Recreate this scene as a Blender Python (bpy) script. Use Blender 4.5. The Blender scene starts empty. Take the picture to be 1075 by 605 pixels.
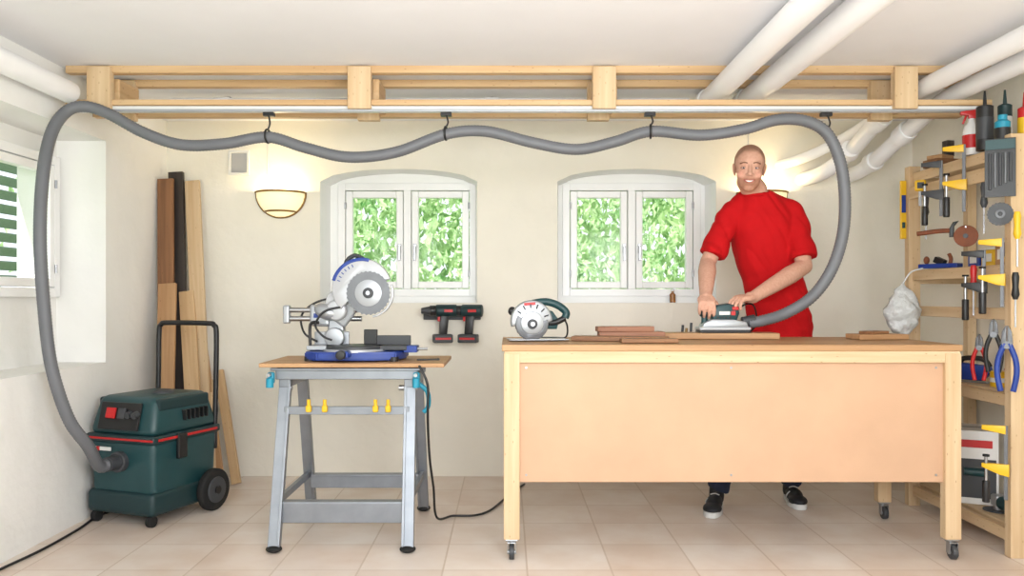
import bpy,bmesh,math,random
from mathutils import Vector,Matrix,Euler,noise
from mathutils.bvhtree import BVHTree
random.seed(7)
F=850.0;CX=532.0;CY=312.0;H=1.07
def P(px,py,d): return Vector(((px-CX)*d/F,d,H-(py-CY)*d/F))
def V(*a): return Vector(a)
scene=bpy.context.scene
def C(r,g,b):
    f=lambda c:(c/255/12.92) if c/255<=0.04045 else ((c/255+0.055)/1.055)**2.4
    return (f(r),f(g),f(b),1)
# ---------------------------------------------------------------- materials
def mat(name,col,rough=0.5,metal=0.0,var=0.06,scale=8,bump=0.0,bscale=60,emit=None,es=0,coat=0,spec=0.5):
    m=bpy.data.materials.new(name);m.use_nodes=True
    nt=m.node_tree;N=nt.nodes;L=nt.links
    b=N['Principled BSDF'];b.inputs['Roughness'].default_value=rough;b.inputs['Metallic'].default_value=metal
    b.inputs['Specular IOR Level'].default_value=spec
    tc=N.new('ShaderNodeTexCoord')
    if var>0:
        n=N.new('ShaderNodeTexNoise');n.inputs['Scale'].default_value=scale;n.inputs['Detail'].default_value=4
        L.new(tc.outputs['Object'],n.inputs['Vector'])
        r=N.new('ShaderNodeValToRGB')
        r.color_ramp.elements[0].position=0.3;r.color_ramp.elements[1].position=0.7
        r.color_ramp.elements[0].color=(col[0]*(1-var),col[1]*(1-var),col[2]*(1-var),1)
        r.color_ramp.elements[1].color=(min(1,col[0]*(1+var)),min(1,col[1]*(1+var)),min(1,col[2]*(1+var)),1)
        L.new(n.outputs['Fac'],r.inputs['Fac']);L.new(r.outputs['Color'],b.inputs['Base Color'])
    else: b.inputs['Base Color'].default_value=col
    if bump>0:
        n2=N.new('ShaderNodeTexNoise');n2.inputs['Scale'].default_value=bscale;n2.inputs['Detail'].default_value=6
        L.new(tc.outputs['Object'],n2.inputs['Vector'])
        bp=N.new('ShaderNodeBump');bp.inputs['Strength'].default_value=bump;bp.inputs['Distance'].default_value=0.02
        L.new(n2.outputs['Fac'],bp.inputs['Height']);L.new(bp.outputs['Normal'],b.inputs['Normal'])
    if emit: b.inputs['Emission Color'].default_value=emit;b.inputs['Emission Strength'].default_value=es
    if coat: b.inputs['Coat Weight'].default_value=coat
    return m
def wood(name,c1,c2,axis=0,rough=0.55):
    m=bpy.data.materials.new(name);m.use_nodes=True
    nt=m.node_tree;N=nt.nodes;L=nt.links;b=N['Principled BSDF'];b.inputs['Roughness'].default_value=rough
    tc=N.new('ShaderNodeTexCoord');mp=N.new('ShaderNodeMapping')
    s=[26,26,26];s[axis]=1.3;mp.inputs['Scale'].default_value=s
    L.new(tc.outputs['Object'],mp.inputs['Vector'])
    n=N.new('ShaderNodeTexNoise');n.inputs['Scale'].default_value=1.0;n.inputs['Detail'].default_value=5;n.inputs['Distortion'].default_value=0.6
    L.new(mp.outputs['Vector'],n.inputs['Vector'])
    r=N.new('ShaderNodeValToRGB');r.color_ramp.elements[0].position=0.3;r.color_ramp.elements[1].position=0.68
    r.color_ramp.elements[0].color=c1;r.color_ramp.elements[1].color=c2
    L.new(n.outputs['Fac'],r.inputs['Fac'])
    v=N.new('ShaderNodeTexVoronoi');mp2=N.new('ShaderNodeMapping');s2=[14,14,14];s2[axis]=4.0;mp2.inputs['Scale'].default_value=s2
    L.new(tc.outputs['Object'],mp2.inputs['Vector']);L.new(mp2.outputs['Vector'],v.inputs['Vector'])
    r2=N.new('ShaderNodeValToRGB');r2.color_ramp.elements[0].position=0.05;r2.color_ramp.elements[1].position=0.14
    r2.color_ramp.elements[0].color=(0.45,0.3,0.2,1);r2.color_ramp.elements[1].color=(1,1,1,1)
    L.new(v.outputs['Distance'],r2.inputs['Fac'])
    mx=N.new('ShaderNodeMix');mx.data_type='RGBA';mx.blend_type='MULTIPLY';mx.inputs[0].default_value=0.8
    L.new(r.outputs['Color'],mx.inputs[6]);L.new(r2.outputs['Color'],mx.inputs[7])
    L.new(mx.outputs[2],b.inputs['Base Color'])
    bp=N.new('ShaderNodeBump');bp.inputs['Strength'].default_value=0.15;bp.inputs['Distance'].default_value=0.01
    L.new(n.outputs['Fac'],bp.inputs['Height']);L.new(bp.outputs['Normal'],b.inputs['Normal'])
    return m
PINE=[wood('pine_%d'%i,C(190,152,108),C(212,180,138),i) for i in range(3)]
PALE=[wood('pale_pine_%d'%i,C(196,164,124),C(216,190,154),i) for i in range(3)]
BROWN=[wood('brown_wood_%d'%i,C(112,74,46),C(150,106,70),i) for i in range(3)]
DARKW=[wood('dark_wood_%d'%i,C(38,32,30),C(62,52,46),i) for i in range(3)]
MIDW=[wood('mid_wood_%d'%i,C(162,120,80),C(190,150,108),i) for i in range(3)]
REDW=[wood('red_wood_%d'%i,C(126,80,58),C(164,114,86),i) for i in range(3)]
plaster_back=mat('cream_plaster',C(240,235,222),0.9,var=0.035,scale=2.5,bump=0.38,bscale=9)
plaster_left=mat('white_plaster',C(240,239,236),0.9,var=0.03,scale=3,bump=0.38,bscale=8)
ceil_m=mat('ceiling_paint',C(238,238,241),0.9,var=0.02,scale=3,bump=0.06,bscale=6)
whitep=mat('white_paint',C(246,246,246),0.35,var=0.01)
pipe_m=mat('pipe_paint',C(246,246,247),0.4,var=0.01)
mdf=mat('mdf_panel',C(198,160,130),0.6,var=0.05,scale=4,bump=0.03,bscale=150)
black=mat('black_plastic',C(24,24,26),0.4,var=0.1)
dgrey=mat('dark_grey_plastic',C(58,60,64),0.5,var=0.05)
rubber=mat('rubber',C(20,20,20),0.8,var=0.1)
steel=mat('steel',C(170,172,176),0.3,1.0,var=0.05)
bladesteel=mat('blade_steel',C(108,110,114),0.45,0.6,var=0.08,scale=20)
galv=mat('galvanised_steel',C(140,145,152),0.42,0.75,var=0.08,scale=14)
alu=mat('cast_aluminium',C(168,171,176),0.4,0.6,var=0.05)
blue=mat('tool_blue',C(22,56,140),0.4,var=0.05)
teal=mat('dark_green_plastic',C(26,64,68),0.42,var=0.06)
teal2=mat('dark_green_plastic_b',C(16,46,50),0.5,var=0.06)
red=mat('tool_red',C(190,28,30),0.4,var=0.05)
yellow=mat('tool_yellow',C(226,180,30),0.4,var=0.05)
cyan=mat('clamp_cyan',C(28,140,168),0.4,var=0.05)
hose_m=mat('hose_grey',C(104,106,111),0.5,var=0.05)
silverp=mat('silver_plastic',C(180,182,186),0.35,0.2,var=0.03)
whiteplastic=mat('white_plastic',C(226,226,224),0.35,var=0.02)
bronze=mat('bronze_trim',C(140,108,60),0.4,0.6,var=0.05)
lampglass=mat('lamp_glass',C(250,240,210),0.4,var=0,emit=C(255,232,170),es=0.6)
brownd=mat('cork_brown',C(120,66,40),0.7,var=0.15,scale=30)
plasticbag=mat('clear_bag',C(200,202,202),0.25,var=0.1,scale=30,bump=0.8,bscale=30)
cardboard=mat('cardboard',C(176,134,92),0.8,var=0.06)
def tile_mat():
    m=bpy.data.materials.new('floor_tiles');m.use_nodes=True
    nt=m.node_tree;N=nt.nodes;L=nt.links;b=N['Principled BSDF']
    tc=N.new('ShaderNodeTexCoord');mp=N.new('ShaderNodeMapping');mp.inputs['Location'].default_value=(0.12,0.05,0)
    L.new(tc.outputs['Object'],mp.inputs['Vector'])
    br=N.new('ShaderNodeTexBrick');br.offset=0.0;br.inputs['Scale'].default_value=1.0
    br.inputs['Brick Width'].default_value=0.33;br.inputs['Row Height'].default_value=0.33
    br.inputs['Mortar Size'].default_value=0.004;br.inputs['Mortar Smooth'].default_value=0.2;br.inputs['Bias'].default_value=0
    br.inputs['Color1'].default_value=C(222,206,194);br.inputs['Color2'].default_value=C(232,221,212);br.inputs['Mortar'].default_value=C(206,188,172)
    L.new(mp.outputs['Vector'],br.inputs['Vector'])
    n=N.new('ShaderNodeTexNoise');n.inputs['Scale'].default_value=5;n.inputs['Detail'].default_value=6
    L.new(tc.outputs['Object'],n.inputs['Vector'])
    r=N.new('ShaderNodeValToRGB');r.color_ramp.elements[0].color=(0.90,0.84,0.79,1);r.color_ramp.elements[1].color=(1,1,1,1)
    r.color_ramp.elements[0].position=0.35;r.color_ramp.elements[1].position=0.65
    L.new(n.outputs['Fac'],r.inputs['Fac'])
    mx=N.new('ShaderNodeMix');mx.data_type='RGBA';mx.blend_type='MULTIPLY';mx.inputs[0].default_value=1
    L.new(br.outputs['Color'],mx.inputs[6]);L.new(r.outputs['Color'],mx.inputs[7]);L.new(mx.outputs[2],b.inputs['Base Color'])
    b.inputs['Roughness'].default_value=0.32
    bp=N.new('ShaderNodeBump');bp.inputs['Strength'].default_value=0.3;bp.inputs['Distance'].default_value=0.004;bp.invert=True
    L.new(br.outputs['Fac'],bp.inputs['Height']);L.new(bp.outputs['Normal'],b.inputs['Normal'])
    return m
def leaf_mat():
    m=bpy.data.materials.new('leaves');m.use_nodes=True
    nt=m.node_tree;N=nt.nodes;L=nt.links;b=N['Principled BSDF'];b.inputs['Roughness'].default_value=0.6
    tc=N.new('ShaderNodeTexCoord');n=N.new('ShaderNodeTexNoise');n.inputs['Scale'].default_value=3.0;n.inputs['Detail'].default_value=8;n.inputs['Roughness'].default_value=0.8
    L.new(tc.outputs['Object'],n.inputs['Vector'])
    r=N.new('ShaderNodeValToRGB');e=r.color_ramp.elements
    e[0].position=0.36;e[0].color=C(96,154,84);e[1].position=0.6;e[1].color=C(230,246,200)
    L.new(n.outputs['Fac'],r.inputs['Fac']);L.new(r.outputs['Color'],b.inputs['Base Color'])
    tr=N.new('ShaderNodeBsdfTranslucent');L.new(r.outputs['Color'],tr.inputs['Color'])
    mx=N.new('ShaderNodeMixShader');mx.inputs[0].default_value=0.4
    L.new(b.outputs[0],mx.inputs[1]);L.new(tr.outputs[0],mx.inputs[2]);L.new(mx.outputs[0],N['Material Output'].inputs['Surface'])
    return m
def glass_mat():
    m=bpy.data.materials.new('window_glass');m.use_nodes=True
    nt=m.node_tree;N=nt.nodes;L=nt.links;N.remove(N['Principled BSDF'])
    t=N.new('ShaderNodeBsdfTransparent');g=N.new('ShaderNodeBsdfGlossy');g.inputs['Roughness'].default_value=0.05
    mx=N.new('ShaderNodeMixShader');mx.inputs[0].default_value=0.006
    L.new(t.outputs[0],mx.inputs[1]);L.new(g.outputs[0],mx.inputs[2]);L.new(mx.outputs[0],N['Material Output'].inputs['Surface'])
    return m
glass=glass_mat()
# ---------------------------------------------------------------- builders
CUR=None;OFF=Vector((0,0,0))
def start(name,loc=(0,0,0),rz=0.0,world=False):
    global CUR,OFF
    e=bpy.data.objects.new(name,None);scene.collection.objects.link(e)
    e.empty_display_size=0.1;e.location=loc;e.rotation_euler=(0,0,math.radians(rz))
    CUR=e;OFF=Vector(loc) if world else Vector((0,0,0));return e
def end():
    global CUR,OFF
    CUR=None;OFF=Vector((0,0,0))
def finish(bm,name,m,loc=(0,0,0),rot=None,smooth=False,mats=None):
    bmesh.ops.recalc_face_normals(bm,faces=bm.faces)
    me=bpy.data.meshes.new(name);bm.to_mesh(me);bm.free()
    for k in (mats or [m]): me.materials.append(k)
    if smooth:
        me.polygons.foreach_set('use_smooth',[True]*len(me.polygons))
    o=bpy.data.objects.new(name,me);scene.collection.objects.link(o)
    o.location=Vector(loc)-OFF
    if rot is not None:
        if isinstance(rot,Matrix): o.rotation_euler=rot.to_euler()
        else: o.rotation_euler=[math.radians(a) for a in rot]
    if CUR: o.parent=CUR
    if smooth=='auto':
        try: me.set_sharp_from_angle(angle=math.radians(40))
        except Exception: pass
    return o
def pick(m,size):
    if isinstance(m,list): return m[max(range(3),key=lambda i:size[i])]
    return m
def box(name,c,size,m,rot=None,bev=0.003):
    bm=bmesh.new();bmesh.ops.create_cube(bm,size=1)
    bmesh.ops.scale(bm,vec=size,verts=bm.verts)
    b=min(bev,min(size)*0.3)
    if b>0: bmesh.ops.bevel(bm,geom=bm.edges[:],offset=b,segments=2,affect='EDGES',profile=0.5)
    return finish(bm,name,pick(m,size),c,rot)
def bar(name,p1,p2,w,t,m,side=(1,0,0),bev=0.002):
    p1=Vector(p1);p2=Vector(p2);z=(p2-p1);l=z.length;z.normalize()
    x=Vector(side);x=(x-z*x.dot(z)).normalized();y=z.cross(x)
    R=Matrix((x,y,z)).transposed()
    return box(name,(p1+p2)/2,(w,t,l),m,R,bev)
def cyl(name,p1,p2,r,m,r2=None,seg=28,bev=0):
    p1=Vector(p1);p2=Vector(p2);d=p2-p1;l=d.length
    bm=bmesh.new();bmesh.ops.create_cone(bm,cap_ends=True,segments=seg,radius1=r,radius2=r if r2 is None else r2,depth=l)
    if bev:
        ed=[e for e in bm.edges if abs(e.verts[0].co.z-e.verts[1].co.z)<1e-6]
        bmesh.ops.bevel(bm,geom=ed,offset=bev,segments=3,affect='EDGES',profile=0.5)
    R=d.to_track_quat('Z','Y').to_matrix()
    return finish(bm,name,m,(p1+p2)/2,R,'auto')
def catmull(pts,n):
    out=[];pts=[Vector(p) for p in pts]
    for i in range(len(pts)-1):
        p0=pts[max(i-1,0)];p1=pts[i];p2=pts[i+1];p3=pts[min(i+2,len(pts)-1)]
        for k in range(n):
            t=k/n
            out.append(0.5*((2*p1)+(-p0+p2)*t+(2*p0-5*p1+4*p2-p3)*t*t+(-p0+3*p1-3*p2+p3)*t**3))
    out.append(pts[-1]);return out
def resample(pts,step):
    out=[pts[0].copy()];acc=0
    for a,b in zip(pts[:-1],pts[1:]):
        l=(b-a).length
        if l<1e-9: continue
        pos=step-acc
        while pos<=l: out.append(a.lerp(b,pos/l));pos+=step
        acc=l-(pos-step)
    if (out[-1]-pts[-1]).length>1e-4: out.append(pts[-1].copy())
    return out
def tube(name,pts,r,m,seg=12,n=8,rib=None):
    pts=catmull(pts,n)
    if rib: pts=resample(pts,rib[0])
    o=sum(pts,Vector((0,0,0)))/len(pts)
    bm=bmesh.new();rings=[];N=None
    for i,p in enumerate(pts):
        t=(pts[min(i+1,len(pts)-1)]-pts[max(i-1,0)]).normalized()
        if N is None: N=t.orthogonal().normalized()
        N=(N-t*N.dot(t)).normalized();B=t.cross(N)
        rr=r
        if rib and i%2: rr=r-rib[1]
        rings.append([bm.verts.new(p-o+(N*math.cos(a)+B*math.sin(a))*rr) for a in [2*math.pi*k/seg for k in range(seg)]])
    for a,b in zip(rings[:-1],rings[1:]):
        for k in range(seg): bm.faces.new((a[k],a[(k+1)%seg],b[(k+1)%seg],b[k]))
    bm.faces.new(rings[0][::-1]);bm.faces.new(rings[-1])
    return finish(bm,name,m,o,None,True)
def prism(name,outline,th,m,loc=(0,0,0),rot=None,bev=0.002):
    bm=bmesh.new()
    vs=[bm.verts.new((x,-th/2,z)) for x,z in outline]
    f=bm.faces.new(vs)
    r=bmesh.ops.extrude_face_region(bm,geom=[f])
    bmesh.ops.translate(bm,vec=(0,th,0),verts=[v for v in r['geom'] if isinstance(v,bmesh.types.BMVert)])
    if bev>0:
        ed=[e for e in bm.edges if abs(e.verts[0].co.y-e.verts[1].co.y)<1e-6]
        bmesh.ops.bevel(bm,geom=ed,offset=bev,segments=2,affect='EDGES',profile=0.5)
    return finish(bm,name,m,loc,rot,'auto')
def lathe(name,prof,m,loc=(0,0,0),rot=None,seg=32):
    bm=bmesh.new();rings=[]
    for r,z in prof:
        if r<1e-6: rings.append([bm.verts.new((0,0,z))])
        else: rings.append([bm.verts.new((r*math.cos(2*math.pi*k/seg),r*math.sin(2*math.pi*k/seg),z)) for k in range(seg)])
    for a,b in zip(rings[:-1],rings[1:]):
        for k in range(seg):
            k2=(k+1)%seg
            if len(a)==1 and len(b)==1: continue
            if len(a)==1: bm.faces.new((a[0],b[k],b[k2]))
            elif len(b)==1: bm.faces.new((a[k],a[k2],b[0]))
            else: bm.faces.new((a[k],a[k2],b[k2],b[k]))
    return finish(bm,name,m,loc,rot,'auto')
def ball(name,c,r3,m,rot=None):
    bm=bmesh.new();bmesh.ops.create_uvsphere(bm,u_segments=24,v_segments=14,radius=1)
    bmesh.ops.scale(bm,vec=r3,verts=bm.verts)
    return finish(bm,name,m,c,rot,True)
def arcpts(cx,cz,r,a0,a1,n=16):
    return [(cx+r*math.cos(math.radians(a0+(a1-a0)*i/n)),cz+r*math.sin(math.radians(a0+(a1-a0)*i/n))) for i in range(n+1)]
def cut(target,cutters):
    for c in cutters:
        md=target.modifiers.new('b','BOOLEAN');md.operation='DIFFERENCE';md.solver='EXACT';md.object=c
    dg=bpy.context.evaluated_depsgraph_get();dg.update()
    me=bpy.data.meshes.new_from_object(target.evaluated_get(dg))
    target.modifiers.clear();target.data=me
    for c in cutters: bpy.data.objects.remove(c)
# ================================================================ MAN
def frustum(bm,p1,p2,r1,r2,seg=20):
    p1=Vector(p1);p2=Vector(p2);d=p2-p1
    if d.length<1e-6: return
    R=d.to_track_quat('Z','Y').to_matrix().to_4x4();R.translation=(p1+p2)/2
    bmesh.ops.create_cone(bm,cap_ends=True,segments=seg,radius1=r1,radius2=r2,depth=d.length,matrix=R)
def blob(bm,c,r3,M=None,rot=None):
    T=Matrix.Translation(c)
    if rot: T=T@Euler([math.radians(a) for a in rot]).to_matrix().to_4x4()
    T=T@Matrix.Diagonal((r3[0],r3[1],r3[2],1))
    if M: T=M@T
    bmesh.ops.create_uvsphere(bm,u_segments=20,v_segments=14,radius=1,matrix=T)
def limb(bm,pts,rs,M=None,capend=True):
    pts=[(M@Vector(p)) if M else Vector(p) for p in pts]
    for i in range(len(pts)-1): frustum(bm,pts[i],pts[i+1],rs[i],rs[i+1])
    for i,p in enumerate(pts):
        if i==len(pts)-1 and not capend: break
        blob(bm,p,(rs[i],)*3)
def loft(bm,secs,n=28,e=2.3):
    rings=[]
    for (x,y,z,a,b) in secs:
        r=[]
        for k in range(n):
            t=2*math.pi*k/n;c=math.cos(t);s=math.sin(t)
            r.append(bm.verts.new((x+a*math.copysign(abs(c)**(2/e),c),y+b*math.copysign(abs(s)**(2/e),s),z)))
        rings.append(r)
    for a,b in zip(rings[:-1],rings[1:]):
        for k in range(n): bm.faces.new((a[k],a[(k+1)%n],b[(k+1)%n],b[k]))
    bm.faces.new(rings[0][::-1]);bm.faces.new(rings[-1])
def remesh(bm,vox,sm,name):
    bmesh.ops.recalc_face_normals(bm,faces=bm.faces)
    me=bpy.data.meshes.new('tmp');bm.to_mesh(me);bm.free()
    o=bpy.data.objects.new('tmp',me);scene.collection.objects.link(o)
    md=o.modifiers.new('r','REMESH');md.mode='VOXEL';md.voxel_size=vox;md.use_smooth_shade=True
    if sm: m2=o.modifiers.new('s','SMOOTH');m2.factor=0.5;m2.iterations=sm
    dg=bpy.context.evaluated_depsgraph_get();dg.update()
    out=bpy.data.meshes.new_from_object(o.evaluated_get(dg));out.name=name
    bpy.data.objects.remove(o);out.materials.clear()
    out.polygons.foreach_set('use_smooth',[True]*len(out.polygons))
    return out
def addmesh(me,name,m):
    me.materials.append(m)
    me.transform(Matrix.Translation(-OFF))
    o=bpy.data.objects.new(name,me);scene.collection.objects.link(o)
    if CUR: o.parent=CUR
    return o
def sstep(a,b,x):
    t=max(0,min(1,(x-a)/(b-a)));return t*t*(3-2*t)
MO=V(1.3,4.1,0)
start('man',MO,world=True)
HM=Matrix.Translation((1.188,3.965,1.697))@Euler((math.radians(7),math.radians(3),math.radians(-14))).to_matrix().to_4x4()
bm=bmesh.new()
blob(bm,(0,0.018,0.036),(0.074,0.094,0.084),HM)
blob(bm,(0,-0.022,0.032),(0.067,0.066,0.076),HM)
blob(bm,(0,-0.030,-0.012),(0.061,0.056,0.085),HM)
blob(bm,(0,-0.034,-0.058),(0.053,0.050,0.046),HM)
blob(bm,(0,-0.060,-0.092),(0.028,0.022,0.020),HM)
blob(bm,(0,-0.02,-0.075),(0.045,0.045,0.03),HM)
for s in (-1,1):
    blob(bm,(s*0.036,-0.060,-0.030),(0.024,0.018,0.024),HM)
    blob(bm,(s*0.026,-0.077,0.026),(0.026,0.010,0.008),HM)
    blob(bm,(s*0.072,0.010,-0.004),(0.006,0.017,0.031),HM,(8,s*10,s*14))
    blob(bm,(s*0.0115,-0.092,-0.031),(0.0075,0.011,0.0075),HM)
limb(bm,[(0,-0.080,0.02),(0,-0.092,-0.008),(0,-0.103,-0.026)],[0.008,0.009,0.0105],HM)
blob(bm,(0,-0.076,-0.060),(0.028,0.014,0.020),HM)
nk=HM@V(0,0.03,-0.06)
limb(bm,[nk,(1.235,4.035,1.60),(1.262,4.07,1.52)],[0.056,0.062,0.072])
blob(bm,(1.27,4.08,1.45),(0.12,0.06,0.06))
RS=V(1.122,4.07,1.492);RE=V(1.000,4.03,1.240);RW=V(0.935,3.805,1.075)
LS=V(1.446,4.07,1.488);LE=V(1.458,3.97,1.220);LW=V(1.150,3.785,1.068)
def arm(S,E,W):
    limb(bm,[S.lerp(V(1.28,4.08,1.42),0.15),S.lerp(E,0.3),E],[0.036,0.044,0.039])
    limb(bm,[E,E.lerp(W,0.28),E.lerp(W,0.65),W],[0.039,0.044,0.037,0.028])
arm(RS,RE,RW);arm(LS,LE,LW)
limb(bm,[RS,V(1.28,4.08,1.42),LS],[0.03,0.05,0.03])
def hand(W,f,n,left,bends=(28,38,28)):
    f=Vector(f).normalized();n=Vector(n);n=(n-f*n.dot(f)).normalized()
    t=(n.cross(f) if left else f.cross(n)).normalized()
    R=Matrix((t,f,n)).transposed().to_4x4();R.translation=W
    limb(bm,[(0,-0.01,0),(0,0.02,0)],[0.026,0.026],R)
    for a in (-0.027,-0.010,0.010,0.027):
        limb(bm,[(a*0.55,0.012,0.0),(a,0.05,0.001),(a,0.082,0.003)],[0.016,0.0155,0.0125],R)
    blob(bm,(0.02,0.035,0.012),(0.020,0.032,0.015),R)
    for a,l,fan in ((0.030,0.074,6),(0.0105,0.083,2),(-0.0095,0.077,-3),(-0.029,0.061,-9)):
        p=V(a,0.082,0.003);ang=8;pts=[p.copy()];fa=math.radians(fan)
        for k,fr in enumerate((0.45,0.31,0.24)):
            ang+=bends[k];c=math.cos(math.radians(ang));s_=math.sin(math.radians(ang))
            p=p+V(math.sin(fa)*c,math.cos(fa)*c,s_)*l*fr;pts.append(p.copy())
        limb(bm,pts,[0.0092,0.0086,0.0078,0.0066],R)
    limb(bm,[(0.022,0.02,0.008),(0.046,0.045,0.022),(0.056,0.068,0.038),(0.052,0.086,0.050)],[0.014,0.012,0.0105,0.0085],R)
hand(RW,(-0.14,-0.80,-0.30),(0.05,0.45,-0.9),False,(35,45,30))
hand(LW,(-0.84,-0.46,-0.02),(-0.15,0.0,-1),True,(24,40,34))
me=remesh(bm,0.0034,3,'body_skin')
HI=HM.inverted()
skin=Vector(C(208,160,138)[:3]);hair=Vector(C(136,98,74)[:3]);stub=Vector(C(160,106,80)[:3]);pink=Vector(C(212,138,120)[:3])
ca=me.color_attributes.new('tone','FLOAT_COLOR','POINT')
cols=[]
for v in me.vertices:
    p=HI@v.co;c=skin
    if p.length<0.16:
        hl=0.078+max(0,(-p.y-0.03))*0.1-max(0,abs(p.x)-0.03)*0.9
        f=sstep(hl-0.006,hl+0.012,p.z)
        f=max(f,sstep(-0.030,-0.008,p.y)*sstep(-0.03,0.0,p.z)*(1 if abs(p.x)<0.075 else 0.0))
        c=c.lerp(hair,0.65*f)
        st=sstep(-0.034,-0.052,p.z)*sstep(-0.125,-0.108,p.z)*sstep(0.02,-0.01,p.y)
        c=c.lerp(stub,0.6*st)
        ck=max(0,1-((abs(p.x)-0.042)**2+(p.z+0.026)**2)**0.5/0.025)
        if p.y<-0.03:c=c.lerp(pink,0.5*ck)
    cols.extend((c.x,c.y,c.z,1))
ca.data.foreach_set('color',cols)
sk=bpy.data.materials.new('skin');sk.use_nodes=True
nt=sk.node_tree;b=nt.nodes['Principled BSDF'];at=nt.nodes.new('ShaderNodeAttribute');at.attribute_name='tone'
nz=nt.nodes.new('ShaderNodeTexNoise');nz.inputs['Scale'].default_value=60;mx=nt.nodes.new('ShaderNodeMix');mx.data_type='RGBA';mx.blend_type='SOFT_LIGHT';mx.inputs[0].default_value=0.35
nt.links.new(at.outputs['Color'],mx.inputs[6]);nt.links.new(nz.outputs['Fac'],mx.inputs[7]);nt.links.new(mx.outputs[2],b.inputs['Base Color'])
b.inputs['Roughness'].default_value=0.6;b.inputs['Specular IOR Level'].default_value=0.35
bpn=nt.nodes.new('ShaderNodeBump');bpn.inputs['Strength'].default_value=0.12;bpn.inputs['Distance'].default_value=0.004
nz2=nt.nodes.new('ShaderNodeTexNoise');nz2.inputs['Scale'].default_value=250;nt.links.new(nz2.outputs['Fac'],bpn.inputs['Height']);nt.links.new(bpn.outputs['Normal'],b.inputs['Normal'])
hv=[];hmap={};hf=[]
for i,v in enumerate(me.vertices):
    p=HI@v.co
    if p.length<0.16: hmap[i]=len(hv);hv.append(p)
for pl in me.polygons:
    vv=pl.vertices
    if all(q in hmap for q in vv): hf.append(tuple(hmap[q] for q in vv))
bvh=BVHTree.FromPolygons(hv,hf)
def fy(x,z):
    r=bvh.ray_cast(V(x,-0.4,z),V(0,1,0));return r[0].y if r[0] else -0.09
body=addmesh(me,'body',sk)
def HW(x,z,o=0.0): return HM@V(x,fy(x,z)-o,z)
eyew=mat('eye_white',C(216,210,206),0.2,var=0);iris=mat('iris',C(56,76,96),0.2,var=0);pup=mat('pupil',C(12,12,14),0.1,var=0)
browm=mat('eyebrow',C(112,76,54),0.9,var=0.1);lipm=mat('lips',C(172,94,84),0.5,var=0.03);teeth=mat('teeth',C(230,228,222),0.3,var=0);lidm=mat('eyelid',C(160,110,90),0.55,var=0.03)
for s in (-1,1):
    ex,ez=s*0.029,0.003;yy=fy(ex,ez)
    ball('eyeball_%d'%s,HM@V(ex,yy+0.0075,ez),(0.0115,0.0115,0.0080),eyew)
    ball('iris_%d'%s,HM@V(ex,yy-0.0024,ez),(0.0052,0.0020,0.0048),iris);ball('pupil_%d'%s,HM@V(ex,yy-0.0036,ez),(0.0028,0.0012,0.0028),pup)
    for nm,sg in (('upper',1),('lower',-1)):
        tube('%s_lid_%d'%(nm,s),[HM@V(ex+0.0135*math.cos(a),yy+0.0015-0.0035*math.sin(a),ez+sg*(0.0052 if sg>0 else 0.0046)*math.sin(a)) for a in [math.pi*k/8 for k in range(9)]],0.0024,lidm,seg=8,n=3)
    tube('eyebrow_%d'%s,[HW(s*(0.013+0.034*t),0.022+0.006*math.sin(math.pi*(0.2+t*0.75)),-0.001) for t in [k/7 for k in range(8)]],0.0030,browm,seg=8,n=3)
mz=-0.060
def smile(x,off): return mz+off+0.008*(abs(x)/0.026)**2
xs=[-0.025+0.050*k/14 for k in range(15)]
bm=bmesh.new();up=[];lo=[]
for x in xs:
    w=(1-(abs(x)/0.025)**2)
    up.append(bm.verts.new(HM@V(x,fy(x,mz)-0.0012,smile(x,0.0030*w))-MO));lo.append(bm.verts.new(HM@V(x,fy(x,mz)-0.0012,smile(x,-0.0045*w))-MO))
for k in range(14):
    try: bm.faces.new((up[k],up[k+1],lo[k+1],lo[k]))
    except Exception: pass
OFF=Vector((0,0,0));finish(bm,'teeth',teeth);OFF=MO.copy()
tube('upper_lip',[HM@V(x,fy(x,mz)-0.001,smile(x,0.0045*(1-(abs(x)/0.025)**2)+0.0003)) for x in xs],0.0020,lipm,seg=8,n=2)
tube('lower_lip',[HM@V(x,fy(x,mz)-0.001,smile(x,-0.0065*(1-(abs(x)/0.025)**2))) for x in xs],0.0025,lipm,seg=8,n=2)
bm=bmesh.new()
loft(bm,[(1.415,4.18,0.86,0.160,0.116),(1.410,4.175,0.93,0.161,0.120),(1.385,4.16,1.05,0.157,0.118),(1.355,4.14,1.18,0.157,0.120),(1.318,4.11,1.31,0.165,0.126),(1.295,4.09,1.42,0.168,0.120),(1.285,4.075,1.48,0.157,0.107),(1.275,4.065,1.535,0.118,0.088),(1.256,4.052,1.590,0.080,0.074)],e=2.15)
for S,E,s in ((RS,RE,-1),(LS,LE,1)):
    T=S.lerp(E,0.85);nkp=V(1.262+s*0.05,4.065,1.560)
    limb(bm,[nkp,S+V(-s*0.012,0,0.0),S.lerp(E,0.4),T],[0.047,0.060,0.062,0.064],capend=False)
tors=remesh(bm,0.006,7,'tshirt')
nrm=[v.normal.copy() for v in tors.vertices]
for v,nn in zip(tors.vertices,nrm):
    p=v.co
    f=noise.noise(Vector((p.x*5+p.z*3.0,p.y*4,p.z*9-p.x*6)))*0.009
    f+=(abs(noise.noise(Vector((p.x*14+p.z*8,p.y*9,p.z*4))))-0.2)*0.020
    low=max(0,min(1,(1.2-p.z)/0.3));f+=noise.noise(Vector((p.x*8,p.y*8,p.z*20)))*0.010*(0.2+low)
    if nn.z<-0.6: f*=0.1
    v.co=p+nn*f
shirt=mat('red_cotton',C(188,16,22),0.85,var=0.05,scale=20,bump=0.12,bscale=500,spec=0.2)
addmesh(tors,'tshirt',shirt)
nc=V(1.244,4.042,1.590)
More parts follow.
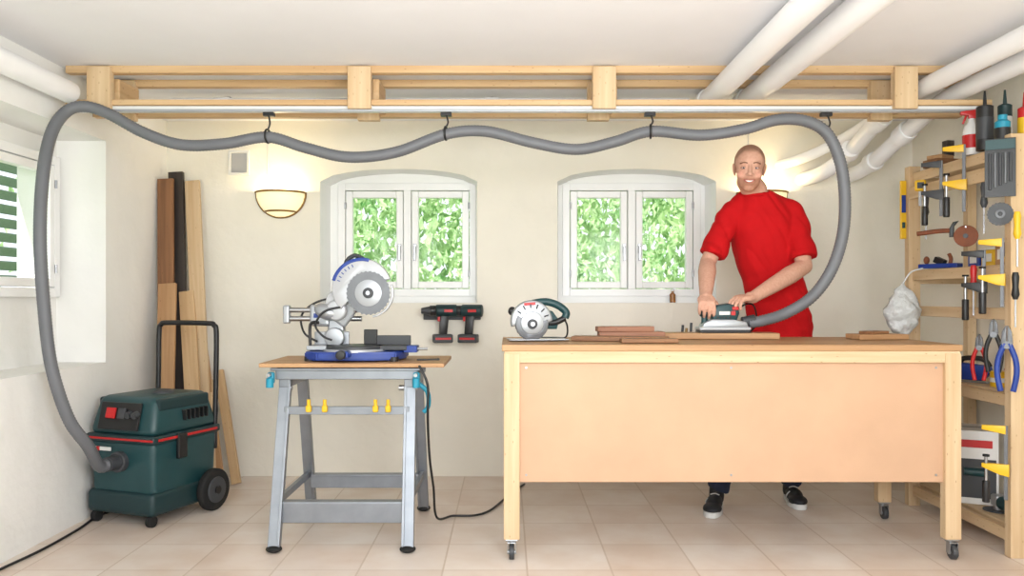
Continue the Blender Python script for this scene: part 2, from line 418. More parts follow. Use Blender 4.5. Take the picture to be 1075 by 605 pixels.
tube('collar',[nc+V(0.069*math.cos(a),0.066*math.sin(a),0.016*math.sin(a)+0.006*math.cos(a)) for a in [2*math.pi*k/24 for k in range(25)]],0.008,shirt,seg=8,n=2)
bm=bmesh.new()
loft(bm,[(1.395,4.18,0.78,0.150,0.110),(1.40,4.18,0.86,0.150,0.105),(1.40,4.178,0.93,0.135,0.095)])
limb(bm,[(1.315,4.18,0.82),(1.19,4.09,0.47),(1.075,4.13,0.09)],[0.092,0.068,0.055],capend=False)
limb(bm,[(1.485,4.18,0.82),(1.50,4.14,0.47),(1.50,4.27,0.09)],[0.092,0.068,0.055],capend=False)
jm=remesh(bm,0.007,5,'jeans')
for v in jm.vertices: v.co+=v.normal*noise.noise(Vector((v.co.x*10,v.co.y*10,v.co.z*22)))*0.008
addmesh(jm,'jeans',mat('denim',C(36,44,66),0.85,var=0.15,scale=30,bump=0.15,bscale=300))
shoe=mat('shoe_black',C(24,26,32),0.6,var=0.2,scale=40);solem=mat('shoe_sole',C(210,210,208),0.6,var=0.03)
for k,(heel,toe) in enumerate(((V(1.085,4.165,0),V(0.985,3.91,0)),(V(1.50,4.32,0),V(1.475,4.06,0)))):
    d=(toe-heel);L=d.length;d.normalize();sd=V(-d.y,d.x,0)
    M=Matrix((sd,d,V(0,0,1))).transposed().to_4x4();M.translation=heel
    ol=[]
    for j in range(28):
        a=2*math.pi*j/28;y=L/2+math.sin(a)*(L/2+0.012);w=0.040+0.010*sstep(0.3*L,0.75*L,y)-0.006*math.exp(-((y-0.42*L)/0.05)**2)
        ol.append((math.copysign(abs(math.cos(a))**0.7,math.cos(a))*w,y))
    bm=bmesh.new();vs=[bm.verts.new((M@V(x,y,0.002))-MO) for x,y in ol];f=bm.faces.new(vs)
    r=bmesh.ops.extrude_face_region(bm,geom=[f]);bmesh.ops.translate(bm,vec=(0,0,0.026),verts=[v for v in r['geom'] if isinstance(v,bmesh.types.BMVert)])
    bmesh.ops.bevel(bm,geom=bm.edges[:],offset=0.003,segments=2,affect='EDGES')
    OFF=Vector((0,0,0));finish(bm,'sole_%d'%k,solem,(0,0,0),None,'auto');OFF=MO.copy()
    bm=bmesh.new()
    blob(bm,(0,0.04,0.05),(0.036,0.048,0.045),M);blob(bm,(0,L*0.5,0.045),(0.040,0.09,0.038),M);blob(bm,(0,L*0.78,0.035),(0.046,0.062,0.028),M)
    limb(bm,[(0,0.045,0.06),(0,0.045,0.10)],[0.038,0.036],M)
    addmesh(remesh(bm,0.005,3,'shoe_upper'),'shoe_upper_%d'%k,shoe)
    for q in range(4): tube('lace_%d_%d'%(k,q),[M@V(-0.022,L*(0.42+0.08*q),0.079-0.006*q),M@V(0,L*(0.43+0.08*q),0.086-0.006*q),M@V(0.022,L*(0.42+0.08*q),0.079-0.006*q)],0.003,solem,seg=6,n=3)
    tube('stripe_%d'%k,[M@V(-0.037,L*0.45,0.03),M@V(-0.040,L*0.55,0.05),M@V(-0.028,L*0.6,0.07)],0.004,solem,seg=6,n=3)
end()

# ================================================================ ROOM
CEIL=2.12;YB=4.83;XL=-2.03;XR=2.42
wb=box('wall_back',(0.2,YB+0.21,1.06),(5.6,0.42,2.12),plaster_back,bev=0)
def niche(x0,x1,zb,zs,zt,y0,y1,dx):
    bm=bmesh.new();rings=[]
    for y,k in ((y0,0),(y1,dx)):
        pts=[(x0+k,zb),(x1-k,zb)]
        for i in range(13):
            t=i/12;x=(x1-k)+((x0+k)-(x1-k))*t
            pts.append((x,zs+(zt-zs)*(1-(2*t-1)**2)**0.6))
        rings.append([bm.verts.new((x,y,z)) for x,z in pts])
    n=len(rings[0])
    for i in range(n): bm.faces.new((rings[0][i],rings[0][(i+1)%n],rings[1][(i+1)%n],rings[1][i]))
    bm.faces.new(rings[0][::-1]);bm.faces.new(rings[1])
    return finish(bm,'cut',whitep)
W1=(-1.045,-0.185);W2=(0.345,1.20)
c=[niche(-1.125,-0.165,1.035,1.76,1.835,4.7,5.03,0.03),niche(0.29,1.26,1.035,1.76,1.835,4.7,5.03,0.03)]
c+=[box('cut',((a+b)/2,5.1,1.425),(b-a-0.02,0.6,0.68),whitep,bev=0) for a,b in (W1,W2)]
cut(wb,c)
reveal=mat('daylit_reveal_plaster',C(250,250,248),0.9,var=0.01,scale=4,bump=0.2,bscale=9)  # daylight on the niche reveals put into the colour, whiter than the wall
wb.data.materials.clear();wb.data.materials.append(plaster_back);wb.data.materials.append(reveal)
for p in wb.data.polygons:
    yw=p.center.y+wb.location.y;xw=p.center.x+wb.location.x
    p.material_index=1 if (YB+0.005<yw<YB+0.41 and -1.3<xw<1.4 and 0.9<p.center.z+1.06<2.0) else 0
wl=box('wall_left',(XL-0.21,1.7,1.06),(0.42,6.26,2.12),plaster_left,bev=0)
cl=[box('cut',(XL-0.05,3.1,1.30),(0.40,2.0,1.12),whitep,bev=0),box('cut',(XL-0.3,3.3,1.42),(0.9,1.5,0.70),whitep,bev=0)]
cut(wl,cl)
wl.data.materials.clear();wl.data.materials.append(plaster_left)
box('floor',(0.2,1.9,-0.05),(5.6,6.6,0.1),tile_mat(),bev=0)
box('ceiling',(0.2,1.9,CEIL+0.06),(5.6,6.6,0.12),ceil_m,bev=0)
box('wall_right',(XR+0.1,1.7,1.06),(0.2,6.26,2.12),plaster_back,bev=0)
def window(name,x0,x1,z0,z1,loc,rz):
    start(name,loc,rz)
    w=x1-x0;fr=0.045;h=z1-z0
    box('frame_left',(fr/2,0,h/2),(fr,0.07,h),whitep);box('frame_right',(w-fr/2,0,h/2),(fr,0.07,h),whitep)
    box('frame_top',(w/2,0,h-fr/2),(w-2*fr,0.07,fr),whitep);box('frame_bottom',(w/2,0,fr/2),(w-2*fr,0.07,fr),whitep)
    box('mullion',(w/2,-0.005,h/2),(0.045,0.075,h-2*fr),whitep)
    iw=(w-2*fr-0.045)/2
    for k,xa in enumerate((fr,w/2+0.0225)):
        s=0.042;sx0=xa+0.004;sx1=xa+iw-0.004;zz0=fr+0.004;zz1=h-fr-0.004
        box('sash_l%d'%k,(sx0+s/2,-0.012,(zz0+zz1)/2),(s,0.05,zz1-zz0),whitep,bev=0.006)
        box('sash_r%d'%k,(sx1-s/2,-0.012,(zz0+zz1)/2),(s,0.05,zz1-zz0),whitep,bev=0.006)
        box('sash_t%d'%k,((sx0+sx1)/2,-0.012,zz1-s/2),(sx1-sx0-2*s,0.05,s),whitep,bev=0.006)
        box('sash_b%d'%k,((sx0+sx1)/2,-0.012,zz0+s/2),(sx1-sx0-2*s,0.05,s),whitep,bev=0.006)
        box('pane%d'%k,((sx0+sx1)/2,0.0,(zz0+zz1)/2),(sx1-sx0-2*s+0.01,0.004,zz1-zz0-2*s+0.01),glass,bev=0)
        hx=sx1-s/2 if k==0 else sx0+s/2
        box('handle_base%d'%k,(hx,-0.042,h*0.42),(0.02,0.012,0.06),steel)
        box('handle%d'%k,(hx,-0.055,h*0.42-0.03),(0.014,0.014,0.09),steel)
        for zz in (0.2,0.8): cyl('hinge%d_%d'%(k,int(zz*10)),((sx0 if k==0 else sx1),-0.042,h*zz-0.02),((sx0 if k==0 else sx1),-0.042,h*zz+0.02),0.006,steel)
    end()
window('window_1',W1[0],W1[1],1.075,1.775,(W1[0],5.045,1.075),0)
window('window_2',W2[0],W2[1],1.075,1.775,(W2[0],5.045,1.075),0)
window('window_3',0,1.52,1.07,1.77,(XL-0.25,2.55,1.07),90)
def foliage(name,x0,x1,y0,y1,z0,z1,n,m,s=0.06,gap=0.30):
    vs=[];fs=[];o=Vector(((x0+x1)/2,(y0+y1)/2,0))
    for i in range(n):
        p=Vector((random.uniform(x0,x1),random.uniform(y0,y1),random.uniform(z0,z1)))
        if noise.noise(p*1.3+Vector((3,7,1)))>gap: continue
        R=Euler((random.uniform(0,6.3),random.uniform(0,6.3),random.uniform(0,6.3))).to_matrix()
        a=s*random.uniform(0.6,1.3);b=a*0.5;k=len(vs)
        vs+=[tuple(p-o+R@Vector(q)) for q in ((-a,0,0),(-a*0.2,-b,0.01),(a,0,0),(-a*0.2,b,0.01))]
        fs.append((k,k+1,k+2,k+3))
    me=bpy.data.meshes.new(name);me.from_pydata(vs,[],fs);me.materials.append(m)
    ob=bpy.data.objects.new(name,me);ob.location=o;scene.collection.objects.link(ob);return ob
lm=leaf_mat()
foliage('garden_bush',-2.6,3.2,6.9,7.9,0.0,3.2,11000,lm,0.040,0.05)
foliage('garden_bush.001',-3.4,4.2,8.6,10.4,0.0,4.2,15000,lm,0.09,0.5)
foliage('garden_bush.002',-5.2,-3.7,2.0,6.4,0.0,3.0,5000,lm)
box('garden_lawn',(0,12,-0.26),(40,50,0.1),mat('grass',C(110,150,70),0.9,var=0.3,scale=10),bev=0)
start('slatted_fence',(-3.2,3.9,0))
sl=mat('fence_slat',C(120,138,124),0.7,var=0.1)
for i in range(22): box('slat_%d'%i,(0,0,0.1+i*0.09),(0.02,3.2,0.06),sl,rot=(0,25,0))
for y in (-1.5,0,1.5): box('post_%d'%int(y*2+4),(0.03,y,1.0),(0.05,0.05,2.1),sl)
end()

# ================================================================ CEILING TIMBER
start('ceiling_beam_frame',(0.05,3.72,1.93),world=True)
xa,xb=-2.0,2.2
for k,y in enumerate((3.69,3.93)):
    box('top_rail_%d'%k,((xa+xb)/2,y,CEIL-0.017),(xb-xa,0.045,0.034),PINE)
    box('bottom_rail_%d'%k,((xa+xb)/2,y,1.953),(xb-xa,0.045,0.026),PINE)
    for j,x in enumerate((-1.84,-0.665,0.44,1.80)):
        box('upright_%d_%d'%(k,j),(x,y-0.024,2.015),(0.105,0.045,0.19),PALE)
for j,x in enumerate((-1.79,-0.6,0.49,1.86)):
    box('tie_%d'%j,(x,3.81,2.01),(0.03,0.2,0.12),PINE)
box('slide_track',((xa+xb)/2,3.69,1.925),(xb-xa,0.035,0.025),whiteplastic)
box('slide_track_lip',((xa+xb)/2,3.665,1.915),(xb-xa,0.006,0.012),alu)
end()
for i,px in enumerate((281,468,683,869)):
    hz={281:143,468:140,683:138,869:142}[px]
    q=P(px,hz,3.66);zt=1.912
    start('hose_hanger',q,world=True)
    box('slider',(q.x,3.68,zt-0.012),(0.05,0.03,0.018),black)
    tube('strap',[V(q.x,3.67,zt-0.01),V(q.x+0.01,3.66,(q.z+zt)/2),V(q.x,3.66,q.z+0.027)],0.004,black,seg=8)
    R=0.03
    tube('loop',[V(q.x+0.004*math.sin(a),3.66+R*math.sin(a),q.z+R*math.cos(a)) for a in [2*math.pi*k/12 for k in range(13)]],0.005,black,seg=8,n=3)
    end()

# ================================================================ PIPES
def pipe(name,pts,r,joints=()):
    start(name,Vector(pts[0]),world=True)
    tube('run',pts,r,pipe_m,seg=24,n=10)
    for a,b in joints: cyl('socket',a,b,r*1.25,pipe_m,bev=0.004)
    end()
def spipe(name,p1,p2,r,js=(0.5,)):
    p1=Vector(p1);p2=Vector(p2)
    start(name,p1,world=True)
    cyl('run',p1,p2,r,pipe_m,seg=32)
    d=(p2-p1).normalized()
    for j,t in enumerate(js):
        c=p1.lerp(p2,t);cyl('coupling_%d'%j,c-d*0.035,c+d*0.035,r*1.14,pipe_m,bev=0.004)
        box('bracket_%d'%j,(c.x,c.y+0.1,(c.z+CEIL)/2+r/2),(0.02,0.02,max(0.01,CEIL-c.z-r)),steel)
    end()
spipe('ceiling_pipe',(1.0,-1.3,2.045),(1.0,4.2,2.045),0.052,(0.97,))
spipe('ceiling_pipe',(1.19,-1.3,2.045),(1.19,4.2,2.045),0.052,(0.97,))
spipe('ceiling_pipe',(-1.955,-1.3,1.985),(-1.955,3.62,1.985),0.048,(0.6,))
spipe('ceiling_pipe',(-1.72,4.15,2.06),(0.93,4.15,2.06),0.03,(0.1,0.62))
spipe('ceiling_pipe',(-1.72,4.27,2.03),(2.3,4.27,2.03),0.022,(0.3,))
pipe('wall_pipe',[(1.93,-1.3,2.04),(1.93,2.0,2.04),(1.93,3.5,2.04),(1.92,3.85,2.03),(1.9,4.15,1.97),(1.88,4.45,1.86),(1.80,4.6,1.78),(1.76,4.85,1.77)],0.042,
     [((1.905,4.1,1.985),(1.895,4.18,1.96)),((1.87,4.4,1.88),(1.88,4.46,1.86))])
pipe('wall_pipe',[(2.11,-1.3,2.03),(2.11,2.0,2.03),(2.11,3.5,2.03),(2.1,3.9,2.01),(2.08,4.25,1.92),(2.05,4.5,1.83),(2.02,4.65,1.79),(2.0,4.85,1.78)],0.042,
     [((2.085,4.2,1.94),(2.075,4.28,1.91)),((2.05,4.5,1.83),(2.045,4.56,1.82))])
pipe('wall_pipe',[(1.62,4.86,1.86),(1.70,4.7,1.87),(1.80,4.62,1.91),(1.92,4.5,1.98),(2.0,4.3,2.05)],0.03)

# ================================================================ WALL FITTINGS
def sconce(x):
    start('wall_sconce',(x,YB,1.63))
    bm=bmesh.new();R=0.145;D=0.13;Hh=0.145;rings=[];n=20
    for j in range(9):
        ph=math.pi/2*j/8;rr=math.cos(ph);z=-Hh*math.sin(ph)
        rings.append([bm.verts.new((R*rr*math.cos(math.pi*k/n+math.pi),D*rr*math.sin(math.pi*k/n+math.pi),z)) for k in range(n+1)] if j<8 else [bm.verts.new((0,0,z))])
    for a,b in zip(rings[:-1],rings[1:]):
        for k in range(n):
            if len(b)==1: bm.faces.new((a[k],a[k+1],b[0]))
            else: bm.faces.new((a[k],a[k+1],b[k+1],b[k]))
    o=finish(bm,'bowl',lampglass,(0,-0.004,0.06),None,True)
    md=o.modifiers.new('s','SOLIDIFY');md.thickness=0.004
    tube('rim',[V(R*1.02*math.cos(math.pi+math.pi*k/16),-0.004+D*1.02*math.sin(math.pi+math.pi*k/16),0.06) for k in range(17)],0.006,bronze,seg=8,n=2)
    tube('rim_lower',[V(R*0.62*math.cos(math.pi+math.pi*k/16),-0.004+D*0.66*math.sin(math.pi+math.pi*k/16),-0.052) for k in range(17)],0.006,bronze,seg=8,n=2)
    tube('side_trim_l',[V(-R*1.01*math.cos(a),-0.006,0.06-Hh*math.sin(a)) for a in [math.pi/2*k/8 for k in range(9)]],0.008,bronze,seg=8,n=2)
    tube('side_trim_r',[V(R*1.01*math.cos(a),-0.006,0.06-Hh*math.sin(a)) for a in [math.pi/2*k/8 for k in range(9)]],0.008,bronze,seg=8,n=2)
    box('mount',(0,-0.012,0.0),(0.1,0.02,0.07),whiteplastic)
    tube('cord',[V(-0.08,-0.004,0.06),V(-0.08,-0.004,0.3),V(-0.08,-0.004,0.47)],0.003,whiteplastic,seg=6,n=2)
    ld=bpy.data.lights.new('bulb','POINT');ld.energy=3.4;ld.color=(1,0.80,0.48);ld.shadow_soft_size=0.03
    lo=bpy.data.objects.new('bulb',ld);scene.collection.objects.link(lo);lo.location=(0,-0.065,0.05);lo.parent=CUR
    end()
sconce(-1.345);sconce(1.52)
start('wall_hatch',(-1.595,YB,1.87))
box('frame_t',(0,-0.008,0.066),(0.125,0.016,0.016),whiteplastic);box('frame_b',(0,-0.008,-0.066),(0.125,0.016,0.016),whiteplastic)
box('frame_l',(-0.055,-0.008,0),(0.016,0.016,0.12),whiteplastic);box('frame_r',(0.055,-0.008,0),(0.016,0.016,0.12),whiteplastic)
box('door',(0,-0.004,0),(0.095,0.008,0.116),silverp)
end()

# ================================================================ TIMBER PILE
start('leaning_planks',(-1.8,4.65,0),world=True)
def plank(n,pt,pb,w,t,m,side=(1,0,0)): bar('plank_%d'%n,pb,pt,w,t,m,side)
plank(0,P(174,188,4.70),V(-1.90,4.52,0.01),0.09,0.022,BROWN)
plank(1,P(185,181,4.76),V(-1.84,4.60,0.01),0.085,0.03,DARKW)
plank(2,P(202,190,4.77),V(-1.69,4.55,0.01),0.085,0.022,PALE)
plank(3,P(176,298,4.62),V(-1.87,4.40,0.01),0.10,0.022,MIDW)
plank(4,P(196,306,4.68),V(-1.70,4.46,0.01),0.085,0.022,PINE)
plank(5,P(211,365,4.72),V(-1.60,4.50,0.01),0.07,0.025,MIDW)
plank(6,P(230,389,4.76),V(-1.535,4.60,0.01),0.05,0.03,PINE)
plank(7,P(217,400,4.68),V(-1.60,4.36,0.01),0.07,0.02,PALE)
end()

# ================================================================ VACUUM
VR=-20
start('workshop_vacuum',(-1.735,4.0,0),VR)
def rbox(name,z0,z1,w0,w1,l0,l1,m,y0=0,bev=0.03):
    bm=bmesh.new();vs=[]
    for z,w,l in ((z0,w0,l0),(z1,w1,l1)):
        vs.append([bm.verts.new((sx*w/2,y0+sy*l/2,z)) for sx,sy in ((-1,-1),(1,-1),(1,1),(-1,1))])
    a,b=vs
    for k in range(4): bm.faces.new((a[k],a[(k+1)%4],b[(k+1)%4],b[k]))
    bm.faces.new(a[::-1]);bm.faces.new(b)
    bmesh.ops.bevel(bm,geom=bm.edges[:],offset=bev,segments=4,affect='EDGES',profile=0.5)
    return finish(bm,name,m,(0,0,0),None,'auto')
rbox('chassis',0.05,0.16,0.40,0.40,0.46,0.46,teal2,bev=0.025)
rbox('tank',0.12,0.40,0.37,0.39,0.42,0.44,teal,bev=0.03)
rbox('tank_rim',0.385,0.425,0.41,0.41,0.46,0.46,teal2,bev=0.012)
rbox('head',0.42,0.60,0.40,0.34,0.45,0.36,teal,bev=0.035)
box('head_ridge_l',(-0.165,0,0.56),(0.035,0.34,0.06),teal2,bev=0.012);box('head_ridge_r',(0.165,0,0.56),(0.035,0.34,0.06),teal2,bev=0.012)
tilt=(-14,0,0)
box('control_panel',(-0.01,-0.212,0.51),(0.24,0.012,0.13),black,rot=tilt,bev=0.008)
box('socket_a',(-0.055,-0.222,0.525),(0.055,0.01,0.05),red,rot=tilt);box('socket_b',(0.01,-0.222,0.525),(0.045,0.01,0.05),dgrey,rot=tilt)
for k in range(2): cyl('knob_%d'%k,(0.055+0.04*k,-0.212,0.525),(0.055+0.04*k,-0.24,0.518),0.015,dgrey)
box('red_stripe',(0,-0.229,0.405),(0.40,0.008,0.010),red);box('red_stripe_side',(0.206,0,0.405),(0.006,0.40,0.012),red)
box('logo',(-0.10,-0.227,0.355),(0.10,0.008,0.018),whiteplastic);box('logo_mark',(-0.125,-0.229,0.355),(0.02,0.01,0.02),red)
box('latch_r',(0.208,-0.05,0.36),(0.02,0.06,0.12),black,bev=0.008)
for k in range(6): box('vent_%d'%k,(0.193,-0.02+k*0.03,0.50),(0.03,0.008,0.05),black)
cyl('inlet_ring',(0.0,-0.20,0.30),(0.0,-0.245,0.30),0.048,dgrey,bev=0.004)
cyl('inlet_cuff',(0.0,-0.235,0.30),(0.0,-0.30,0.30),0.034,dgrey,bev=0.003)
for s in (-1,1):
    cyl('wheel_%d'%s,(s*0.205,0.15,0.105),(s*0.245,0.15,0.105),0.105,rubber,bev=0.012,seg=36)
    cyl('hub_%d'%s,(s*0.24,0.15,0.105),(s*0.252,0.15,0.105),0.065,dgrey,bev=0.006)
    cyl('hubcap_%d'%s,(s*0.245,0.15,0.105),(s*0.258,0.15,0.105),0.02,black)
    cyl('caster_stem_%d'%s,(s*0.165,-0.19,0.04),(s*0.165,-0.19,0.09),0.014,steel)
    cyl('caster_%d'%s,(s*0.165-0.014,-0.20,0.028),(s*0.165+0.014,-0.20,0.028),0.028,rubber,bev=0.005)
tube('handle',[V(-0.185,0.205,0.3),V(-0.185,0.215,0.6),V(-0.185,0.22,0.88),V(-0.17,0.22,0.925),V(-0.13,0.22,0.935),V(0.13,0.22,0.935),V(0.17,0.22,0.925),V(0.185,0.22,0.88),V(0.185,0.215,0.6),V(0.185,0.205,0.3)],0.013,black,n=6)
ball('filter_knob',(0.05,0.0,0.60),(0.05,0.05,0.02),dgrey)
end()
Rv=Matrix.Rotation(math.radians(VR),3,'Z')
inlet=Rv@V(0.0,-0.29,0.30)+V(-1.735,4.0,0)
hp=[inlet,inlet+Rv@V(0,-0.05,0.0),P(92,468,3.56),P(72,440,3.47),P(54,385,3.42),P(46,320,3.40),P(42,250,3.38),P(45,185,3.42),P(54,140,3.50),P(70,117,3.57),P(90,112,3.60),P(115,120,3.62),P(150,139,3.64),P(190,152,3.65),P(235,151,3.65),P(281,144,3.66),P(320,155,3.66),P(365,165,3.66),P(415,160,3.66),P(468,141,3.66),P(510,138,3.66),P(560,150,3.66),P(605,157,3.66),P(645,149,3.66),P(683,138,3.66),P(735,142,3.65),P(780,136,3.62),P(815,126,3.6),P(845,127,3.6),P(868,140,3.6),P(882,170,3.6),P(887,210,3.6),P(884,250,3.6),P(872,285,3.6),P(852,312,3.63),P(825,329,3.68),P(800,337,3.74),P(786,339,3.75)]
start('suction_hose',(0,3.6,1.9),world=True)
tube('corrugated_tube',hp,0.0265,hose_m,seg=16,n=10,rib=(0.007,0.0025))
end()

# ================================================================ WORKBENCH
start('workbench',(0.92,3.63,0))
X0,X1=-0.93,0.93;YF,YBk=-0.31,0.31
box('top',(0,0,0.862),(1.88,0.66,0.026),MIDW)
box('apron_front',(0,YF-0.008,0.825),(1.86,0.022,0.048),PALE);box('apron_back',(0,YBk,0.825),(1.86,0.022,0.048),PALE)
box('apron_l',(X0+0.01,0,0.825),(0.022,0.58,0.048),PALE);box('apron_r',(X1-0.01,0,0.825),(0.022,0.58,0.048),PALE)
box('front_panel',(0,YF+0.006,0.56),(1.75,0.012,0.50),mdf)
for k,(x,z) in enumerate(((-0.84,0.78),(-0.84,0.34),(0.84,0.78),(0.84,0.34),(0.0,0.34),(0.0,0.78))): cyl('panel_screw_%d'%k,(x,YF+0.002,z),(x,YF-0.002,z),0.005,steel,seg=12)
for sx,x in ((-1,X0+0.03),(1,X1-0.03)):
    for k,y in ((0,YF),(1,YBk-0.02)):
        box('leg_%d_%d'%(sx,k),(x,y,0.46),(0.065,0.045,0.76),PALE)
        z0=0.08
        box('caster_plate_%d_%d'%(sx,k),(x,y,z0-0.003),(0.05,0.045,0.006),steel)
        cyl('caster_stem_%d_%d'%(sx,k),(x,y,0.06),(x,y,z0),0.012,steel)
        box('fork_a_%d_%d'%(sx,k),(x-0.016,y-0.012,0.045),(0.003,0.03,0.045),steel);box('fork_b_%d_%d'%(sx,k),(x+0.016,y-0.012,0.045),(0.003,0.03,0.045),steel)
        box('fork_top_%d_%d'%(sx,k),(x,y-0.005,0.068),(0.035,0.04,0.004),steel)
        cyl('caster_%d_%d'%(sx,k),(x-0.011,y-0.015,0.03),(x+0.011,y-0.015,0.03),0.03,dgrey,bev=0.004)
        cyl('caster_hub_%d_%d'%(sx,k),(x-0.018,y-0.015,0.03),(x+0.018,y-0.015,0.03),0.009,steel)
    box('side_rail_%d'%sx,(x,0,0.32),(0.022,0.56,0.06),PALE)
end()
ZT=0.876
start('wooden_boards',(0.42,3.62,ZT+0.001),0)
box('long_plank',(0.08,-0.05,0.010),(0.42,0.10,0.020),BROWN,rot=(0,0,-14),bev=0.002)
box('block_a',(0.15,0.10,0.018),(0.30,0.09,0.034),REDW);box('block_b',(0.12,0.09,0.047),(0.26,0.07,0.024),REDW,rot=(0,0,4))
box('strip',(0.18,-0.20,0.009),(0.24,0.06,0.018),BROWN,rot=(0,0,2))
end()
start('workpiece_board',(0.985,3.76,ZT+0.001),0)
box('board',(0,0,0.014),(0.52,0.14,0.028),MIDW,rot=(0,0,-2))
end()
start('offcut_board',(1.70,3.72,ZT+0.001),8)
box('board',(0,0,0.012),(0.24,0.12,0.024),MIDW);box('chip',(-0.02,-0.01,0.031),(0.12,0.07,0.014),BROWN,rot=(0,0,20))
end()
start('pencil_stubs',(0.84,3.88,ZT),0)
for k,(x,h) in enumerate(((0,0.06),(0.02,0.045),(0.045,0.07))): cyl('stub_%d'%k,(x,0.01*k,0.0),(x+0.004,0.01*k,h),0.006,[black,bronze,dgrey][k])
end()
def disc(name,c,r,th,m,teeth=0,rot=None):
    n=teeth*2 if teeth else 40
    out=[]
    for k in range(n):
        rr=r if (not teeth or k%2==0) else r*0.955
        a=2*math.pi*(k+(0.35 if teeth and k%2 else 0))/n;out.append((rr*math.cos(a),rr*math.sin(a)))
    return prism(name,out,th,m,c,rot,bev=0 if teeth else min(0.003,th*0.3))
start('circular_saw',(0.135,3.60,ZT+0.001),6)
cc=V(-0.03,-0.03,0.075)
box('base_plate',(0.0,0,0.006),(0.26,0.13,0.004),steel)
g=arcpts(0,0,0.092,0,195,24)+[(-0.06,-0.02),(0.05,-0.02)]
prism('upper_guard',g,0.05,alu,cc+V(0,0.005,0.012),bev=0.012)
prism('lower_guard',arcpts(0,0,0.072,150,375,24)+arcpts(0,0,0.03,375,150,16),0.03,bladesteel,cc+V(0,-0.012,0),bev=0.003)
disc('blade',cc+V(0,-0.0,0),0.074,0.003,bladesteel,teeth=24)
disc('gear_cover',cc+V(0.0,-0.026,0.005),0.05,0.012,alu)
cyl('arbor',cc+V(0,-0.03,0),cc+V(0,-0.042,0),0.022,dgrey,bev=0.003);cyl('bolt',cc+V(0,-0.04,0),cc+V(0,-0.05,0),0.010,steel,seg=6)
for k in range(6): a=math.radians(20+25*k);box('slot_%d'%k,cc+V(0.068*math.cos(a),-0.0215,0.012+0.068*math.sin(a)),(0.020,0.006,0.006),black,rot=(0,-math.degrees(a),0))
cyl('motor',(0.02,0.0,0.10),(0.02,0.12,0.10),0.045,teal,bev=0.01);cyl('motor_cap',(0.02,0.12,0.10),(0.02,0.135,0.10),0.038,black,bev=0.006)
tube('rear_handle',[V(-0.02,0.0,0.165),V(0.04,0,0.172),V(0.095,0,0.155),V(0.13,0,0.125),V(0.125,0,0.10)],0.017,teal,n=6)
tube('handle_web',[V(0.125,0,0.10),V(0.08,0,0.08),V(0.03,0,0.08)],0.014,black,n=6)
prism('motor_housing',[(0.02,0.05),(0.09,0.05),(0.10,0.09),(0.07,0.13),(0.03,0.14)],0.05,teal,(0,0.02,0),bev=0.01)
ball('front_knob',(-0.11,0.02,0.13),(0.018,0.018,0.02),black);cyl('knob_stem',(-0.09,0.02,0.08),(-0.11,0.02,0.125),0.009,black)
box('label',cc+V(-0.01,-0.0225,0.088),(0.05,0.003,0.012),red,rot=(0,-4,0))
tube('cord',[V(0.12,0,0.10),V(0.14,0.02,0.06),V(0.14,0.06,0.012),V(0.10,0.12,0.006),V(0.0,0.15,0.006)],0.004,black,seg=8)
end()
SZ=ZT+0.030
start('orbital_sander',(1.0,3.75,SZ),0)
box('sanding_pad',(0,0,0.006),(0.23,0.095,0.012),black,bev=0.002)
box('base_plate',(0,0,0.019),(0.235,0.10,0.014),silverp,bev=0.004)
prism('skirt',[(-0.105,0.024),(0.11,0.024),(0.10,0.05),(0.04,0.062),(-0.06,0.062),(-0.095,0.045)],0.085,alu,bev=0.008)
prism('body',[(-0.055,0.055),(0.06,0.055),(0.072,0.09),(0.066,0.122),(0.02,0.135),(-0.03,0.128),(-0.058,0.10)],0.066,teal,bev=0.016)
cyl('front_knob_stem',(-0.085,0,0.04),(-0.085,0,0.08),0.014,teal)
ball('front_knob',(-0.085,0,0.09),(0.026,0.026,0.022),teal2)
box('badge',(0.0,-0.0335,0.09),(0.05,0.003,0.016),whiteplastic);box('badge_mark',(0.04,-0.0335,0.09),(0.02,0.004,0.02),red)
box('switch',(0.05,-0.032,0.112),(0.03,0.01,0.016),red)
for k in range(4): box('vent_%d'%k,(-0.03+k*0.018,-0.0335,0.07),(0.01,0.003,0.008),black)
cyl('dust_port',(0.09,0,0.048),(0.15,0,0.060),0.024,dgrey,bev=0.003)
tube('power_cord',[V(0.065,0.02,0.10),V(0.12,0.04,0.13),V(0.17,0.08,0.12),V(0.19,0.11,0.04),V(0.16,0.13,-0.01)],0.004,black,seg=8)
end()

# ================================================================ SAW STAND
start('folding_saw_stand',(-0.69,3.72,0))
ZB=0.775
box('top_board',(0.02,0,ZB),(0.80,0.46,0.018),MIDW)
box('apron_front',(-0.01,-0.17,0.735),(0.62,0.035,0.05),galv);box('apron_back',(-0.01,0.17,0.735),(0.62,0.035,0.05),galv)
box('apron_lip',(-0.01,-0.19,0.755),(0.66,0.02,0.012),galv)
for s,x,xf in ((-1,-0.285,-0.285),(1,0.265,0.275)):
    for k in (-1,1):
        bar('leg_%d_%d'%(s,k),(x,0.14*k,0.715),(xf,0.325*k,0.02),0.05,0.03,galv)
        bar('leg_flange_%d_%d'%(s,k),(x-s*0.02,0.135*k-0.018,0.715),(xf-s*0.02,0.325*k-0.018,0.03),0.012,0.012,galv)
        ball('foot_%d_%d'%(s,k),(xf,0.33*k,0.015),(0.034,0.03,0.015),rubber)
    bar('side_cross_%d'%s,(xf,-0.27,0.2),(xf,0.27,0.2),0.02,0.03,galv)
    box('hinge_plate_%d'%s,(x,0,0.70),(0.05,0.34,0.05),galv)
    cyl('pivot_%d'%s,(x-0.03*s-0.02,-0.152,0.67),(x+0.03,-0.152,0.67),0.012,steel)
